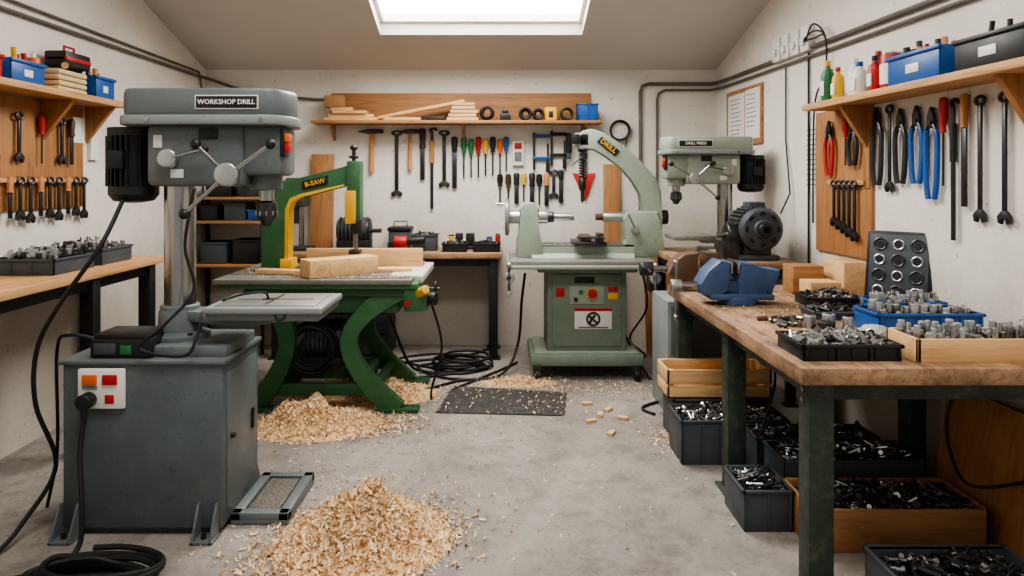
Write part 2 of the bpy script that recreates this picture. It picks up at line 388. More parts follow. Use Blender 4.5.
# ------------------------------------------------------------------ band saw on green table
b=B('band_saw')
def band(mat,pts,w,y0,y1):
    P=[Vector(q) for q in pts]; out=[]
    n=len(P)
    for i in range(n-1):
        a,bq,c,d=P[max(i-1,0)],P[i],P[i+1],P[min(i+2,n-1)]
        for k in range(5):
            t=k/5; out.append(.5*((2*bq)+(c-a)*t+(2*a-5*bq+4*c-d)*t*t+(3*bq-a-3*c+d)*t**3))
    out.append(P[-1]); L=[];Rr=[]
    for i,q in enumerate(out):
        t=(out[min(i+1,len(out)-1)]-out[max(i-1,0)]).normalized(); nrm=Vector((-t.y,t.x))
        ww=w*(1+.45*abs(2*i/(len(out)-1)-1)**2)
        L.append(tuple(q+nrm*ww/2)); Rr.append(tuple(q-nrm*ww/2))
    b.prism(mat,L+Rr[::-1],y0,y1,'XZ',.006)
for y0 in (4.82,5.5):
    band(G_green,[(-1.66,.86),(-1.52,.66),(-1.47,.46),(-1.55,.24),(-1.72,.0)],.11,y0,y0+.07)
    band(G_green2,[(-.68,.86),(-.93,.68),(-1.05,.48),(-.95,.25),(-.72,0)],.11,y0,y0+.07)
    b.box(G_green,-1.84,-1.58,y0-.03,y0+.09,0,.03,.006); b.box(G_green,-.85,-.56,y0-.03,y0+.09,0,.03,.006)
    b.box(G_green,-1.6,-.85,y0+.01,y0+.05,.11,.19,.006)
for x,z in ((-1.58,.16),(-.86,.16)): b.box(G_green,x-.03,x+.03,4.85,5.53,z-.03,z+.03,.006)
b.box(G_green,-1.76,-.62,4.8,5.6,.80,.86,.008)
b.box(G_green,-1.6,-.7,4.84,5.55,.68,.81,.012)
b.box(G_green2,-1.93,-.56,4.76,5.68,.855,.895,.01)
b.box(IRN,-1.95,-.6,4.74,5.7,.89,.925,.006)
b.box(CRM,-.78,-.54,4.9,5.72,.875,.93,.008)
b.box(SPK,-1.2,-.62,4.78,5.3,.922,.929,.002)
b.box(BLK,-1.93,-.62,5.0,5.012,.92,.9275,0)
b.box(G_green2,-.66,-.5,4.78,4.95,.70,.86,.012)
b.cyl(YEL,(-.56,4.8,.82),(-.50,4.72,.86),.03,bev=.006); b.cyl(BLK,(-.5,4.85,.78),(-.44,4.83,.78),.045,bev=.006)
b.cyl(RED,(-.63,4.78,.76),(-.63,4.755,.76),.02); b.torus(STD,(-.45,4.9,.84),.05,.007,'X'); b.cyl(STD,(-.5,4.9,.84),(-.42,4.9,.84),.01,seg=8)
ya,yb=5.17,5.27
arm=[(-1.765,.92),(-1.765,1.44),(-1.74,1.53),(-1.68,1.585),(-1.48,1.615),(-1.185,1.69),(-1.05,1.735),(-1.03,1.72),(-1.03,1.57),(-1.15,1.55),(-1.47,1.48),(-1.54,1.45),(-1.565,1.39),(-1.575,.92)]
b.prism(G_green2,arm,ya,yb,'XZ',.01)
b.prism(YEL,[(-1.59,.93),(-1.585,1.385),(-1.55,1.465),(-1.47,1.498),(-1.15,1.568),(-1.15,1.552),(-1.47,1.474),(-1.535,1.44),(-1.558,1.38),(-1.562,.93)],ya-.012,yb+.012,'XZ',.002)
b.box(YEL,-1.62,-1.53,5.14,5.3,.92,1.02,.01); b.box(G_green,-1.8,-1.52,5.1,5.34,.92,.945,.006)
b.prism(BLK,[(-1.46,1.525),(-1.27,1.57),(-1.27,1.635),(-1.46,1.59)],ya-.01,ya,'XZ',.001)
b.text(YEL,'B-SAW',.05,T(-1.365,ya-.0115,1.58)@Matrix.Rotation(-.23,4,'Y'))
b.box(G_green2,-1.13,-1.03,5.15,5.29,1.3,1.74,.01); b.box(YEL,-1.14,-1.06,5.135,5.16,1.28,1.52,.006); b.box(BLK,-1.10,-1.02,5.14,5.3,1.2,1.31,.01)
b.cyl(STD,(-1.09,5.22,1.72),(-1.09,5.22,1.83),.014); b.sph(BLK,(-1.09,5.22,1.84),.03,(1,1,.7)); b.box(STD,-1.12,-1.06,5.19,5.25,1.76,1.78,.004)
b.cyl(STL,(-1.07,5.22,1.05),(-1.07,5.22,1.22),.012); b.box(STL,-1.094,-1.084,5.215,5.222,.92,1.3,0)
b.box(STD,-1.12,-1.04,5.17,5.27,1.05,1.08,.006)
b.done()
b=B('electric_motor'); b.cyl(DGR,(-1.4,5.1,.45),(-1.12,5.1,.45),.13,bev=.015)
for i in range(9): b.cyl(BLK,(-1.38+i*.03,5.1,.45),(-1.372+i*.03,5.1,.45),.142,seg=28)
b.box(BLK,-1.42,-1.1,4.95,5.25,.28,.34,.008); b.box(G_green,-1.6,-.9,5.0,5.2,.18,.28,.006); b.done()
b=B('coiled_cable')
for j in range(7): b.torus(RUB,(-1.32+R(-.02,.02),4.9-.0+j*.011,.42+R(-.02,.02)),.16+R(-.02,.015),.008,'Y')
b.done()
b=B('wood_block'); L=T(-1.14,4.98,0)@RZ(38)
b.box(W_lx,-.26,.26,-.09,.09,.929,1.05,.004,L=L); b.done()
b=B('saw_fence_board'); b.box(W_lx,-1.5,-.6,5.42,5.46,.93,1.07,.003); b.box(W_bx,-1.5,-.6,5.46,5.6,.93,.955,.003); b.box(STD,-1.5,-1.45,5.36,5.64,.929,.945,.003); b.done()
b=B('wood_board'); b.box(W_lx,-.27,.27,-.05,.05,.93,.96,.003,L=T(-1.48,5.0,0)@RZ(-12)); b.done()
b=B('wood_board'); b.box(W_lx,-.2,.2,-.06,.06,.93,.955,.003,L=T(-.85,5.15,0)@RZ(8)); b.done()
# ------------------------------------------------------------------ center lathe
b=B('drilling_lathe')
b.box(G_sage2,.24,1.15,5.58,6.2,.11,.205,.02); b.box(G_sage,.28,1.11,5.6,6.17,.2,.222,.01)
for x in (.3,1.09):
    for y in (5.57,6.12):
        b.cyl(RUB,(x-.02,y,.045),(x+.02,y,.045),.045,bev=.004); b.cyl(STL,(x-.024,y,.045),(x+.024,y,.045),.016); b.box(STD,x-.032,x+.032,y-.016,y+.03,.08,.115,.003); b.box(STD,x-.032,x-.024,y-.014,y+.014,.04,.1,.001); b.box(STD,x+.024,x+.032,y-.014,y+.014,.04,.1,.001)
b.box(G_sage2,.38,1.02,5.65,6.1,.215,.9,.014); b.box(G_sage2,.42,.98,5.638,5.655,.26,.84,.006)
b.box(BLK,.60,.76,5.63,5.64,.77,.82,.002); b.box(G_sage,.56,.84,5.628,5.64,.60,.75,.004)
b.cyl(YEL,(.74,5.63,.69),(.74,5.618,.69),.046); b.cyl(RED,(.74,5.62,.69),(.74,5.58,.69),.035,bev=.008)
b.cyl(GRN,(.65,5.63,.70),(.65,5.61,.70),.018,bev=.003); b.cyl(BLK,(.61,5.63,.64),(.61,5.61,.64),.016)
b.box(RED,.87,.95,5.632,5.64,.70,.74,.001); b.box(YEL,.87,.95,5.632,5.64,.64,.69,.001); b.box(RED,.45,.52,5.632,5.64,.66,.73,.001)
b.box(WHT,.60,.90,5.630,5.64,.40,.57,.002); b.box(RED,.60,.90,5.628,5.632,.545,.57,.0); b.torus(BLK,(.75,5.626,.482),.05,.008,'Y'); b.tube(BLK,[(.72,5.625,.445),(.735,5.625,.48),(.765,5.625,.515)],.009,6); b.tube(BLK,[(.72,5.625,.505),(.75,5.625,.475),(.785,5.625,.45)],.009,6)
b.box(PAPT,.63,.87,5.628,5.631,.408,.42,0)
b.box(G_sage2,.3,1.1,5.58,6.15,.86,.92,.01)
b.box(IRN,.08,1.22,5.48,6.22,.91,.965,.01); b.box(G_sage,.06,1.24,5.46,6.24,.90,.93,.008)
b.prism(G_sage,[(5.7,.965),(6.02,.965),(5.99,1.0),(5.99,1.05),(5.73,1.05),(5.73,1.0)],.26,1.1,'YZ',.004)
b.box(STL,.26,1.1,5.74,5.80,1.05,1.072,.003); b.box(STL,.26,1.1,5.92,5.98,1.05,1.072,.003)
b.prism(G_sage,[(.14,.965),(.36,.965),(.34,1.1),(.31,1.2),(.32,1.36),(.28,1.41),(.2,1.41),(.16,1.36),(.17,1.2),(.14,1.1)],5.72,6.0,'XZ',.012)
b.cyl(ALU,(.06,5.86,1.29),(.4,5.86,1.29),.055,bev=.006); b.cyl(STD,(.4,5.86,1.29),(.45,5.86,1.29),.045,bev=.005)
b.cyl(STL,(.45,5.86,1.29),(.62,5.86,1.29),.03)
b.lathe(ALU,[(.02,0),(.1,0),(.135,.005),(.15,.02),(.135,.035),(.05,.03),(.03,.05)],(.04,5.86,1.29),'X')
b.torus(ALU,(.06,5.86,1.29),.14,.018,'X')
b.cyl(STL,(.04,5.8,1.4),(-.03,5.8,1.4),.01,seg=10)
b.box(STD,.6,.86,5.62,6.0,1.07,1.1,.006); b.box(BRN,.66,.74,5.66,5.9,1.1,1.15,.006); b.box(STD,.78,.83,5.6,5.74,1.1,1.17,.004)
b.cyl(STD,(.62,5.66,1.14),(.84,5.6,1.14),.01,seg=8)
b.prism(G_sage,[(.98,.965),(1.36,.965),(1.34,1.12),(1.3,1.25),(1.3,1.34),(1.05,1.34),(1.02,1.28),(1.05,1.1)],5.74,5.98,'XZ',.012)
b.cyl(ALU,(.86,5.86,1.29),(1.34,5.86,1.29),.04,bev=.005); b.cyl(BRN,(.80,5.86,1.29),(.9,5.86,1.29),.028); b.cyl(STD,(1.3,5.86,1.29),(1.4,5.86,1.29),.06,bev=.006)
b.cyl(ALU,(1.1,5.74,1.2),(1.1,5.68,1.2),.03); b.cyl(STL,(1.1,5.69,1.2),(1.04,5.66,1.32),.008,seg=8)
arm=[(1.34,1.1),(1.345,1.3),(1.335,1.5),(1.29,1.62),(1.19,1.73),(1.05,1.86),(.92,1.955),(.84,2.0),(.76,2.025),(.69,2.01),(.65,1.97),(.65,1.86),(.7,1.85),(.78,1.87),(.87,1.82),(1.0,1.71),(1.11,1.6),(1.175,1.49),(1.2,1.35),(1.2,1.1)]
b.prism(G_sage,arm,5.79,5.93,'XZ',.014)
b.prism(BLK,[(.80,1.915),(.95,1.80),(.99,1.84),(.84,1.96)],5.78,5.792,'XZ',.001)
b.text(YEL,'DRILL',.06,T(.895,5.778,1.88)@Matrix.Rotation(.66,4,'Y'))
b.box(G_sage,.62,.74,5.79,5.93,1.88,1.99,.01); b.box(BLK,.60,.66,5.77,5.84,1.9,1.98,.008)
b.cyl(STD,(.69,5.86,1.42),(.69,5.86,1.9),.016); 
pts=[(.69+.028*math.cos(i*.6),5.86+.028*math.sin(i*.6),1.62+i*.0022) for i in range(110)]; b.tube(BLK,pts,.006,6,0)
b.lathe(STD,[(.02,1.62),(.032,1.6),(.032,1.53),(.015,1.5),(.008,1.42),(.002,1.4)],(.69,5.86,0))
b.cyl(STD,(.69,5.86,1.84),(.69,5.86,1.97),.04); b.cyl(BLK,(.69,5.75,1.8),(.69,5.8,1.8),.03); b.cyl(STL,(.69,5.76,1.8),(.58,5.72,1.72),.008,seg=8)
for x,y,z in ((1.2,5.42,.84),(.07,5.44,.84)):
    b.cyl(STL,(x,y-.03,z),(x,5.6,z),.018); b.cyl(ALU,(x,y-.03,z),(x,y,z),.045,bev=.005)
    b.cyl(STL,(x,y-.02,z+.1),(x,y-.02,z-.12),.012,seg=10); b.cyl(ALU,(x,y-.06,z-.12),(x,y,z-.12),.02,bev=.003); b.sph(ALU,(x,y-.02,z+.1),.022)
b.box(STD,1.2,1.26,5.5,5.75,.7,.9,.008)
b.done()
# ------------------------------------------------------------------ benches
def bench(name,x0,x1,y0,y1,z,topm,legm,legs,th=.05,lw=.07,apron=True):
    b=B(name); b.box(topm,x0,x1,y0,y1,z-th,z,.006)
    for (x,y) in legs: b.box(legm,x-lw/2,x+lw/2,y-lw/2,y+lw/2,0,z-th,.004); b.box(legm,x-lw*.8,x+lw*.8,y-lw*.8,y+lw*.8,0,.012,.002)
    if apron:
        xs=[l[0] for l in legs]; ys=[l[1] for l in legs]
        for y in (min(ys),max(ys)): b.box(legm,min(xs),max(xs),y-.02,y+.02,z-th-.07,z-th,.003)
        for x in (min(xs),max(xs)): b.box(legm,x-.02,x+.02,min(ys),max(ys),z-th-.07,z-th,.003)
    return b
b=bench('workbench',1.12,2.2,2.6,4.68,.9,W_by,G_dgreen,[(x,y) for x in (1.21,2.13) for y in (2.68,3.62,4.6)],.065,.095)
for y in (2.68,3.62,4.6):
    for z in (.8,.76): b.cyl(STL,(1.165,y,z),(1.155,y,z),.012,seg=6)
b.done()
b=bench('workbench',1.3,2.12,4.9,6.05,1.02,W_bbx,BLK,[(1.38,4.97),(1.38,5.98),(2.06,4.97),(2.04,5.98)],.05,.06); b.done()
b=bench('workbench',-2.1,0.02,6.2,6.78,.95,W_bbx,BLK,[(-2.0,6.28),(-.06,6.28),(-2.0,6.7),(-.06,6.7)],.05,.08); b.done()
b=bench('workbench',-2.85,-2.33,2.2,4.85,1.08,W_sy,BLK,[(-2.4,2.3),(-2.4,4.1),(-2.4,4.76),(-2.78,2.3),(-2.78,4.76)],.05,.08); b.done()
b=B('bench_drill_press')
b.box(G_sage,1.62,1.98,5.3,5.78,1.02,1.06,.01); b.cyl(G_sage,(1.79,5.58,1.06),(1.79,5.58,1.13),.08,bev=.01); b.cyl(STL,(1.79,5.58,1.1),(1.79,5.58,1.75),.06,seg=32)
b.box(IRN,1.35,1.68,5.42,5.74,1.13,1.17,.01); b.box(G_sage,1.6,1.75,5.52,5.64,1.1,1.15,.01)
b.M=T(1.79,5.58,1.55)@Matrix.Diagonal((-.92,.86,.82,1))
drill_head(b,G_sage,G_lite,''); b.M=T(1.515,5.58-.171,1.884); b.text(WHT,'DRILL PRESS',.03,Matrix()); b.M=Matrix(); b.done()
b=B('electric_motor')
mx,mz=1.86,1.25
b.cyl(STD,(mx,4.98,mz),(mx,5.3,mz),.15,bev=.02,seg=36)
for k in range(30):
    a=2*math.pi*k/30; b.box(DGR,.145,.165,5.03,5.26,-.004,.004,.001,L=T(mx,0,mz)@Matrix.Rotation(a,4,'Y'))
b.lathe(DGR,[(.155,0),(.155,-.02),(.13,-.045),(.07,-.055),(.06,-.075),(.03,-.08)],(mx,5.0,mz),'Y')
for k in range(8):
    a=k*math.pi/4; b.cyl(BLK,(mx+.105*math.cos(a),4.965,mz+.105*math.sin(a)),(mx+.105*math.cos(a),4.95,mz+.105*math.sin(a)),.022,seg=12)
b.cyl(STL,(mx,4.93,mz),(mx,4.88,mz),.022); b.cyl(STD,(mx,4.91,mz),(mx,4.88,mz),.05,bev=.006)
b.box(DGR,mx-.15,mx+.15,5.02,5.26,1.02,1.06,.01); b.box(DGR,mx-.1,mx+.1,5.05,5.22,1.05,1.14,.01)
b.box(DGR,mx-.06,mx+.06,5.06,5.2,mz+.13,mz+.19,.01)
b.cyl(STD,(1.64,5.1,1.2),(1.74,5.1,1.2),.09,bev=.015); b.box(STD,1.6,1.72,5.02,5.2,1.02,1.16,.01); b.cyl(STL,(1.58,5.1,1.2),(1.64,5.1,1.2),.02)
b.done()
# ------------------------------------------------------------------ vises
b=B('bench_vise')
vx,vy=1.33,3.98
b.cyl(VBLU,(vx+.02,vy,.9),(vx+.02,vy,.945),.11,bev=.006); b.box(VBLU,vx-.16,vx+.2,vy-.09,vy+.09,.93,.965,.01)
b.prism(VBLU,[(vx+.0,.96),(vx+.19,.96),(vx+.2,1.03),(vx+.23,1.06),(vx+.23,1.1),(vx+.12,1.1),(vx+.1,1.13),(vx+.02,1.14),(vx-.0,1.08)],vy-.08,vy+.08,'XZ',.01)
b.prism(VBLU,[(vx-.2,.96),(vx-.12,.945),(vx-.06,.98),(vx-.045,1.14),(vx-.1,1.15),(vx-.17,1.09),(vx-.21,1.02)],vy-.085,vy+.085,'XZ',.01)
b.box(VBLU,vx-.15,vx+.16,vy-.045,vy+.045,.965,1.03,.008)
b.box(STL,vx-.047,vx-.035,vy-.09,vy+.09,1.08,1.145,.002); b.box(STL,vx-.01,vx+.004,vy-.09,vy+.09,1.08,1.145,.002)
b.cyl(STL,(vx-.34,vy,1.0),(vx-.2,vy,1.0),.022); b.cyl(ALU,(vx-.36,vy,1.0),(vx-.3,vy,1.0),.035,bev=.005); b.cyl(STL,(vx-.33,vy-.0,1.13),(vx-.33,vy,.82),.009,seg=10); b.sph(STL,(vx-.33,vy,1.13),.017); b.sph(STL,(vx-.33,vy,.82),.017)
for q in (-1,1): b.cyl(STD,(vx+.16,vy+q*.07,.96),(vx+.16,vy+q*.07,.985),.014,seg=6)
b.done()
b=B('bench_vise')
vx,vy=1.3,4.5
b.box(BRN,vx-.14,vx+.16,vy-.1,vy+.1,.9,.94,.01)
b.prism(BRN,[(vx+.0,.93),(vx+.17,.93),(vx+.19,1.06),(vx+.1,1.09),(vx+.08,1.14),(vx+.0,1.14)],vy-.08,vy+.08,'XZ',.01)
b.prism(BRN,[(vx-.24,1.0),(vx-.1,.94),(vx-.05,.98),(vx-.04,1.14),(vx-.13,1.13),(vx-.2,1.08)],vy-.08,vy+.08,'XZ',.01)
b.box(BRN,vx-.12,vx+.1,vy-.04,vy+.04,.95,1.02,.006); b.cyl(STL,(vx-.36,vy,1.03),(vx-.2,vy,1.03),.02); b.cyl(STD,(vx-.4,vy,1.03),(vx-.32,vy,1.03),.045,bev=.006)
b.cyl(STL,(vx-.36,vy-.12,1.03),(vx-.36,vy+.12,1.03),.009,seg=10)
b.done()
# ------------------------------------------------------------------ bins with parts
def partfill(b,x0,x1,y0,y1,z,n,kind,mats):
    for i in range(n):
        x,y=R(x0,x1),R(y0,y1); m=random.choice(mats)
        if kind=='up':
            h=R(.03,.085); r=R(.008,.016); b.cyl(m,(x,y,z-.02),(x+R(-.006,.006),y+R(-.006,.006),z+h),r,seg=12,bev=.002)
            if random.random()<.4: b.cyl(m,(x,y,z+h*.5),(x,y,z+h*.5+.02),r*1.4,seg=12)
        else:
            a,t=R(0,6.28),R(-.5,.5); l=R(.015,.035)*(1.6 if kind=='long' else 1); r=R(.005,.011)
            d=Vector((math.cos(a)*math.cos(t),math.sin(a)*math.cos(t),math.sin(t)))*l
            mound=.03*(1-((2*x-x0-x1)/(x1-x0))**2)*(1-((2*y-y0-y1)/(y1-y0))**2)
            c=Vector((x,y,z+mound+R(-.02,.02))); 
            c.x=min(max(c.x,x0+abs(d.x)),x1-abs(d.x)) if x1-x0>2*abs(d.x) else (x0+x1)/2
            c.y=min(max(c.y,y0+abs(d.y)),y1-abs(d.y)) if y1-y0>2*abs(d.y) else (y0+y1)/2
            b.cyl(m,c-d,c+d,r,seg=8)
            if random.random()<.6: b.cyl(m,c+d,c+d*1.25,r*1.7,seg=6)
def binbox(name,x0,x1,y0,y1,z0,z1,mat,kind=None,n=60,mats=None,th=.008,rim=True,fillz=None,rz=0,div=0):
    mats=mats or (STL,ALU,STD)
    cx,cy=(x0+x1)/2,(y0+y1)/2
    b=B(name,T(cx,cy,0)@RZ(rz)); w,d=(x1-x0)/2,(y1-y0)/2
    b.box(mat,-w+th/2,w-th/2,-d+th/2,d-th/2,z0,z0+th,.001)
    b.box(mat,-w,w,-d,-d+th,z0,z1,.002); b.box(mat,-w,w,d-th,d,z0,z1,.002)
    b.box(mat,-w,-w+th,-d,d,z0,z1,.002); b.box(mat,w-th,w,-d,d,z0,z1,.002)
    if rim:
        e=.008
        b.box(mat,-w-e,w+e,-d-e,-d+th,z1-.014,z1,.003); b.box(mat,-w-e,w+e,d-th,d+e,z1-.014,z1,.003)
        b.box(mat,-w-e,-w+th,-d-e,d+e,z1-.014,z1,.003); b.box(mat,w-th,w+e,-d-e,d+e,z1-.014,z1,.003)
        k=int((2*w)/.09)
        for i in range(k+1):
            x=-w+.01+(2*w-.02)*i/max(k,1); b.box(mat,x-.004,x+.004,-d-.006,-d,z0+.01,z1-.01,.001)
    for i in range(div):
        x=-w+2*w*(i+1)/(div+1); b.box(mat,x-.003,x+.003,-d,d,z0,z1-.006,0)
    if kind:
        fz=fillz if fillz else z0+(z1-z0)*.62
        b.box(STD,-w+th,w-th,-d+th,d-th,z0+th,fz-.015,0)
        partfill(b,-w+th+.012,w-th-.012,-d+th+.012,d-th-.012,fz,n,kind,mats)
    b.done()
DK=(STD,BLK,STL,STL)
binbox('parts_tray',1.17,1.55,2.7,2.95,.9,.965,BLK,'mix',170,(STL,ALU,STL),div=2)
binbox('wooden_parts_crate',1.6,2.16,2.68,2.90,.9,.99,W_lx,'up',75,(STL,ALU,ALU),.014,False,fillz=.955)
binbox('parts_bin',1.70,2.17,3.14,3.36,.9,1.0,BLU,'up',85,(STL,ALU),fillz=.96); binbox('parts_bin',1.86,2.19,3.44,3.62,.9,1.0,BLU,'up',60,(STL,ALU),fillz=.96)
binbox('parts_tray',1.70,2.0,3.84,4.04,.9,.955,BLK,'mix',120,DK)
binbox('parts_tray',1.58,1.8,3.5,3.68,.9,.94,DGR,'mix',60,DK)
binbox('storage_bin',1.02,1.62,3.93,4.22,0,.25,DGR,'long',300,DK,fillz=.22)
binbox('storage_bin',1.06,1.64,4.26,4.55,0,.265,DGR)
b=B('wooden_crate'); x0,x1,y0,y1,z0,z1=1.02,1.66,4.27,4.55,.266,.44
for a in ((x0,x1,y0,y0+.015),(x0,x1,y1-.015,y1),(x0,x0+.015,y0,y1),(x1-.015,x1,y0,y1)): b.box(W_lx,*a,z0,z0+.075,.002); b.box(W_lx,*a,z0+.09,z1,.002)
for x in (x0+.03,x1-.03):
    for y in (y0+.025,y1-.025): b.box(W_lz,x-.015,x+.015,y-.012,y+.012,z0,z1,.002)
b.box(W_lx,x0,x1,y0,y1,z0,z0+.012,.002); b.done()
binbox('storage_bin',1.36,2.0,3.70,3.9,0,.24,DGR,'long',220,DK,fillz=.21)
binbox('storage_bin',1.38,2.06,3.4,3.66,0,.24,DGR,'long',330,DK,fillz=.21)
binbox('storage_bin',1.11,1.33,3.18,3.46,0,.19,DGR,'mix',110,DK,fillz=.16)
binbox('wooden_parts_crate',1.34,2.1,3.0,3.33,0,.185,W_bx,'long',480,(BLK,STD,STD,STL),.016,False,fillz=.15)
binbox('storage_bin',1.45,2.0,2.45,2.78,0,.15,DGR,'mix',140,DK,fillz=.12)
b=B('plywood_offcut'); b.box(W_bz,-.28,.28,-.012,.012,0,.6,.002,L=T(2.14,3.15,0.004)@RZ(-87)@Matrix.Rotation(math.radians(-8),4,'X')); b.done()
b=B('metal_cabinet'); b.box(G_lite,1.13,1.56,4.72,5.2-.0,.0,.78,.008)
for z in (.05,.42): b.box(G_gray,1.15,1.54,4.71,4.722,z,z+.33,.005); b.box(BLK,1.3,1.38,4.7,4.712,z+.25,z+.27,.003)
for i in range(3): b.box(BLK,1.2,1.48,4.708,4.712,.12+i*.03,.128+i*.03,0)
b.done()
b=B('wood_block'); b.box(W_lx,1.82,2.0,4.10,4.26,.9,1.0,.004); b.done()
b=B('wood_block'); b.box(W_ly,2.04,2.17,4.15,4.42,.9,1.11,.004); b.done()
b=B('wood_block'); b.box(W_bx,1.80,1.99,4.30,4.46,.9,1.07,.004); b.done()
b=B('drill_bit_case'); L=T(2.16,3.80,.9)@RZ(-50)@Matrix.Rotation(math.radians(-8),4,'X')
b.box(BLK,-.17,.17,-.03,.0,.02,.42,.01,L=L); b.box(BLK,-.17,.17,-.15,0,0,.03,.008,L=L@Matrix.Rotation(math.radians(8),4,'X'))
b.M=L; b.box(DGR,-.15,.15,-.033,-.028,.04,.40,.002)
for i in range(3):
    for j in range(4):
        b.torus(STD if (i+j)%2 else ALU,(-.095+i*.095,-.036,.09+j*.085),.026+.006*((i+j)%2),.005,'Y',16,6); b.cyl(BLK,(-.095+i*.095,-.03,.09+j*.085),(-.095+i*.095,-.037,.09+j*.085),.02,seg=16)
b.M=Matrix(); b.done()
b=B('steel_collar')
for x,y,r,h in ((1.5,3.22,.04,.05),(1.55,3.3,.03,.07),(1.47,3.32,.028,.06),(1.59,3.2,.024,.075)): b.cyl(STD if h<.06 else ALU,(x,y,.9),(x,y,.9+h),r,bev=.004); b.cyl(BLK,(x,y,.9+h),(x,y,.9+h+.001),r*.55)
b.done()
b=B('steel_fittings')
for i in range(26):
    x,y=1.38+R(-.08,.14),3.4+R(-.1,.12); a=R(0,6.28); d=Vector((math.cos(a),math.sin(a),0))*R(.015,.03); b.cyl(random.choice((STL,STD,BRN)),Vector((x,y,.912))-d,Vector((x,y,.912))+d,.012,seg=10,bev=.002)
b.done()
b=B('plastic_parts_bag'); bm=bmesh.new(); bmesh.ops.create_icosphere(bm,subdivisions=4,radius=1)
for v in bm.verts:
    n=math.sin(v.co.x*7+1)*math.sin(v.co.y*9)*math.sin(v.co.z*8+2); v.co*=1+.12*n; v.co.x*=.065; v.co.y*=.055; v.co.z=max(v.co.z*.04,-.03)
PB=paint('crinkled_plastic_bag',(170,172,170),.2,0,.25,30,.6)
b.bm(PB,bm,T(1.63,3.05,.931)); b.done()
# ------------------------------------------------------------------ shavings
def flakes(b,pts,smin=.008,smax=.022):
    mats=[b._m(S1),b._m(S2),b._m(S3)]
    for (x,y,z) in pts:
        l=R(smin,smax); w=l*R(.18,.42); curl=R(.2,3.4); n=4
        rot=Euler((R(-1.0,1.0),R(-1.0,1.0),R(0,6.28))).to_matrix()
        o=len(b.v); rad=l/max(curl,.3)
        loc=[]; sk=R(-.3,.3)*w
        for i in range(n+1):
            a=curl*(i/n-.5)
            for q in (-1,1):
                loc.append(rot@Vector((rad*math.sin(a),q*w/2+sk*i,rad*(1-math.cos(a)))))
        mn=min(p.z for p in loc)
        for p_ in loc: b.v.append((x+p_.x,y+p_.y,z+p_.z-mn*.9))
        k=random.choices(mats,(6,4,1.3))[0]
        for i in range(n): b.f.append([o+2*i,o+2*i+1,o+2*i+3,o+2*i+2]); b.mi.append(k)
def heap(name,cx,cy,rx,ry,h,n,lobes=(),smin=.012,smax=.036,sg=.5):
    b=B(name)
    L=[(0,0,1,1,1)]+list(lobes)
    def H(x,y):
        z=0
        for (ox,oy,sx,sy,k) in L:
            r2=((x-ox*rx)/(rx*sx))**2+((y-oy*ry)/(ry*sy))**2
            z=max(z,k*h*math.exp(-r2*2.4)-.07*h)
        z*=1+.15*math.sin(x*31+y*17)+.1*math.sin(x*55-y*43)
        return max(z,0)
    N=64; vs=[];fs=[]; ex=1.7
    for i in range(N+1):
        for j in range(N+1):
            x=(i/N*2-1)*rx*ex; y=(j/N*2-1)*ry*ex; z=H(x,y); vs.append((cx+x,cy+y,z+(R(0,.008) if z>0 else -.004)))
    for i in range(N):
        for j in range(N):
            q=[i*(N+1)+j,(i+1)*(N+1)+j,(i+1)*(N+1)+j+1,i*(N+1)+j+1]
            if max(vs[k][2] for k in q)>0: fs.append(q)
    b.raw(SB,vs,fs)
    pts=[]
    while len(pts)<n:
        x,y=random.gauss(0,sg)*rx,random.gauss(0,sg)*ry
        if (x/rx)**2+(y/ry)**2>1.7: continue
        for (ox,oy,sx,sy,k) in lobes:
            if random.random()<.3: x+=ox*rx;y+=oy*ry; break
        pts.append((cx+x,cy+y,H(x,y)+.001+R(0,.006)))
    flakes(b,pts,smin,smax); b.done()
heap('sawdust_pile',-.60,3.12,.36,.36,.22,6500,[(-.35,-.3,.55,.6,.5),(.3,.1,.55,.6,.6)],.014,.042,.45)
heap('sawdust_pile',-1.22,4.5,.40,.22,.19,4600,[(.65,.4,.6,.7,.5),(-.4,.2,.6,.7,.7)],.012,.036)
heap('sawdust_pile',-1.0,5.25,.5,.35,.12,3000)
heap('sawdust_pile',.15,5.52,.28,.12,.035,800)
b=B('scattered_shavings')
pts=[]
def sct(n,cx,cy,sx,sy):
    for _ in range(n):
        x,y=random.gauss(cx,sx),random.gauss(cy,sy)
        if -2.3<x<1.6 and 2.3<y<6.7 and not (-1.97<x<-1.25 and 3.15<y<3.62): pts.append((x,y,.009 if (-.44<x<.5 and 4.75<y<5.4) else .001))
sct(550,-.58,3.3,.35,.35); sct(900,-.95,4.65,.42,.3); sct(500,.1,5.5,.28,.16); sct(380,.8,5.35,.28,.12); sct(520,1.08,4.3,.1,.14); sct(380,0,4.6,.9,.9); sct(120,.35,5.0,.12,.15)
sct(200,-1.05,3.45,.15,.3); sct(160,1.0,5.3,.2,.3)
flakes(b,pts,.008,.026); b.done()
b=B('table_shavings'); pts=[(R(-1.9,-.65),R(4.78,5.6),.93) for _ in range(700)]; flakes(b,pts,.006,.018); b.done()
b=B('bench_shavings'); pts=[(R(1.15,1.75),R(3.0,4.6),.9) for _ in range(450)]; flakes(b,pts,.005,.016); b.done()
MATR=paint('mat_rubber',(50,48,46),.8,0,.2,30,.3,dust=.25)
b=B('rubber_floor_mat'); b.prism(MATR,[(-.44,4.80),(.44,4.74),(.50,5.25),(-.36,5.42)],0.0,.008,'XY',.002); b.done()
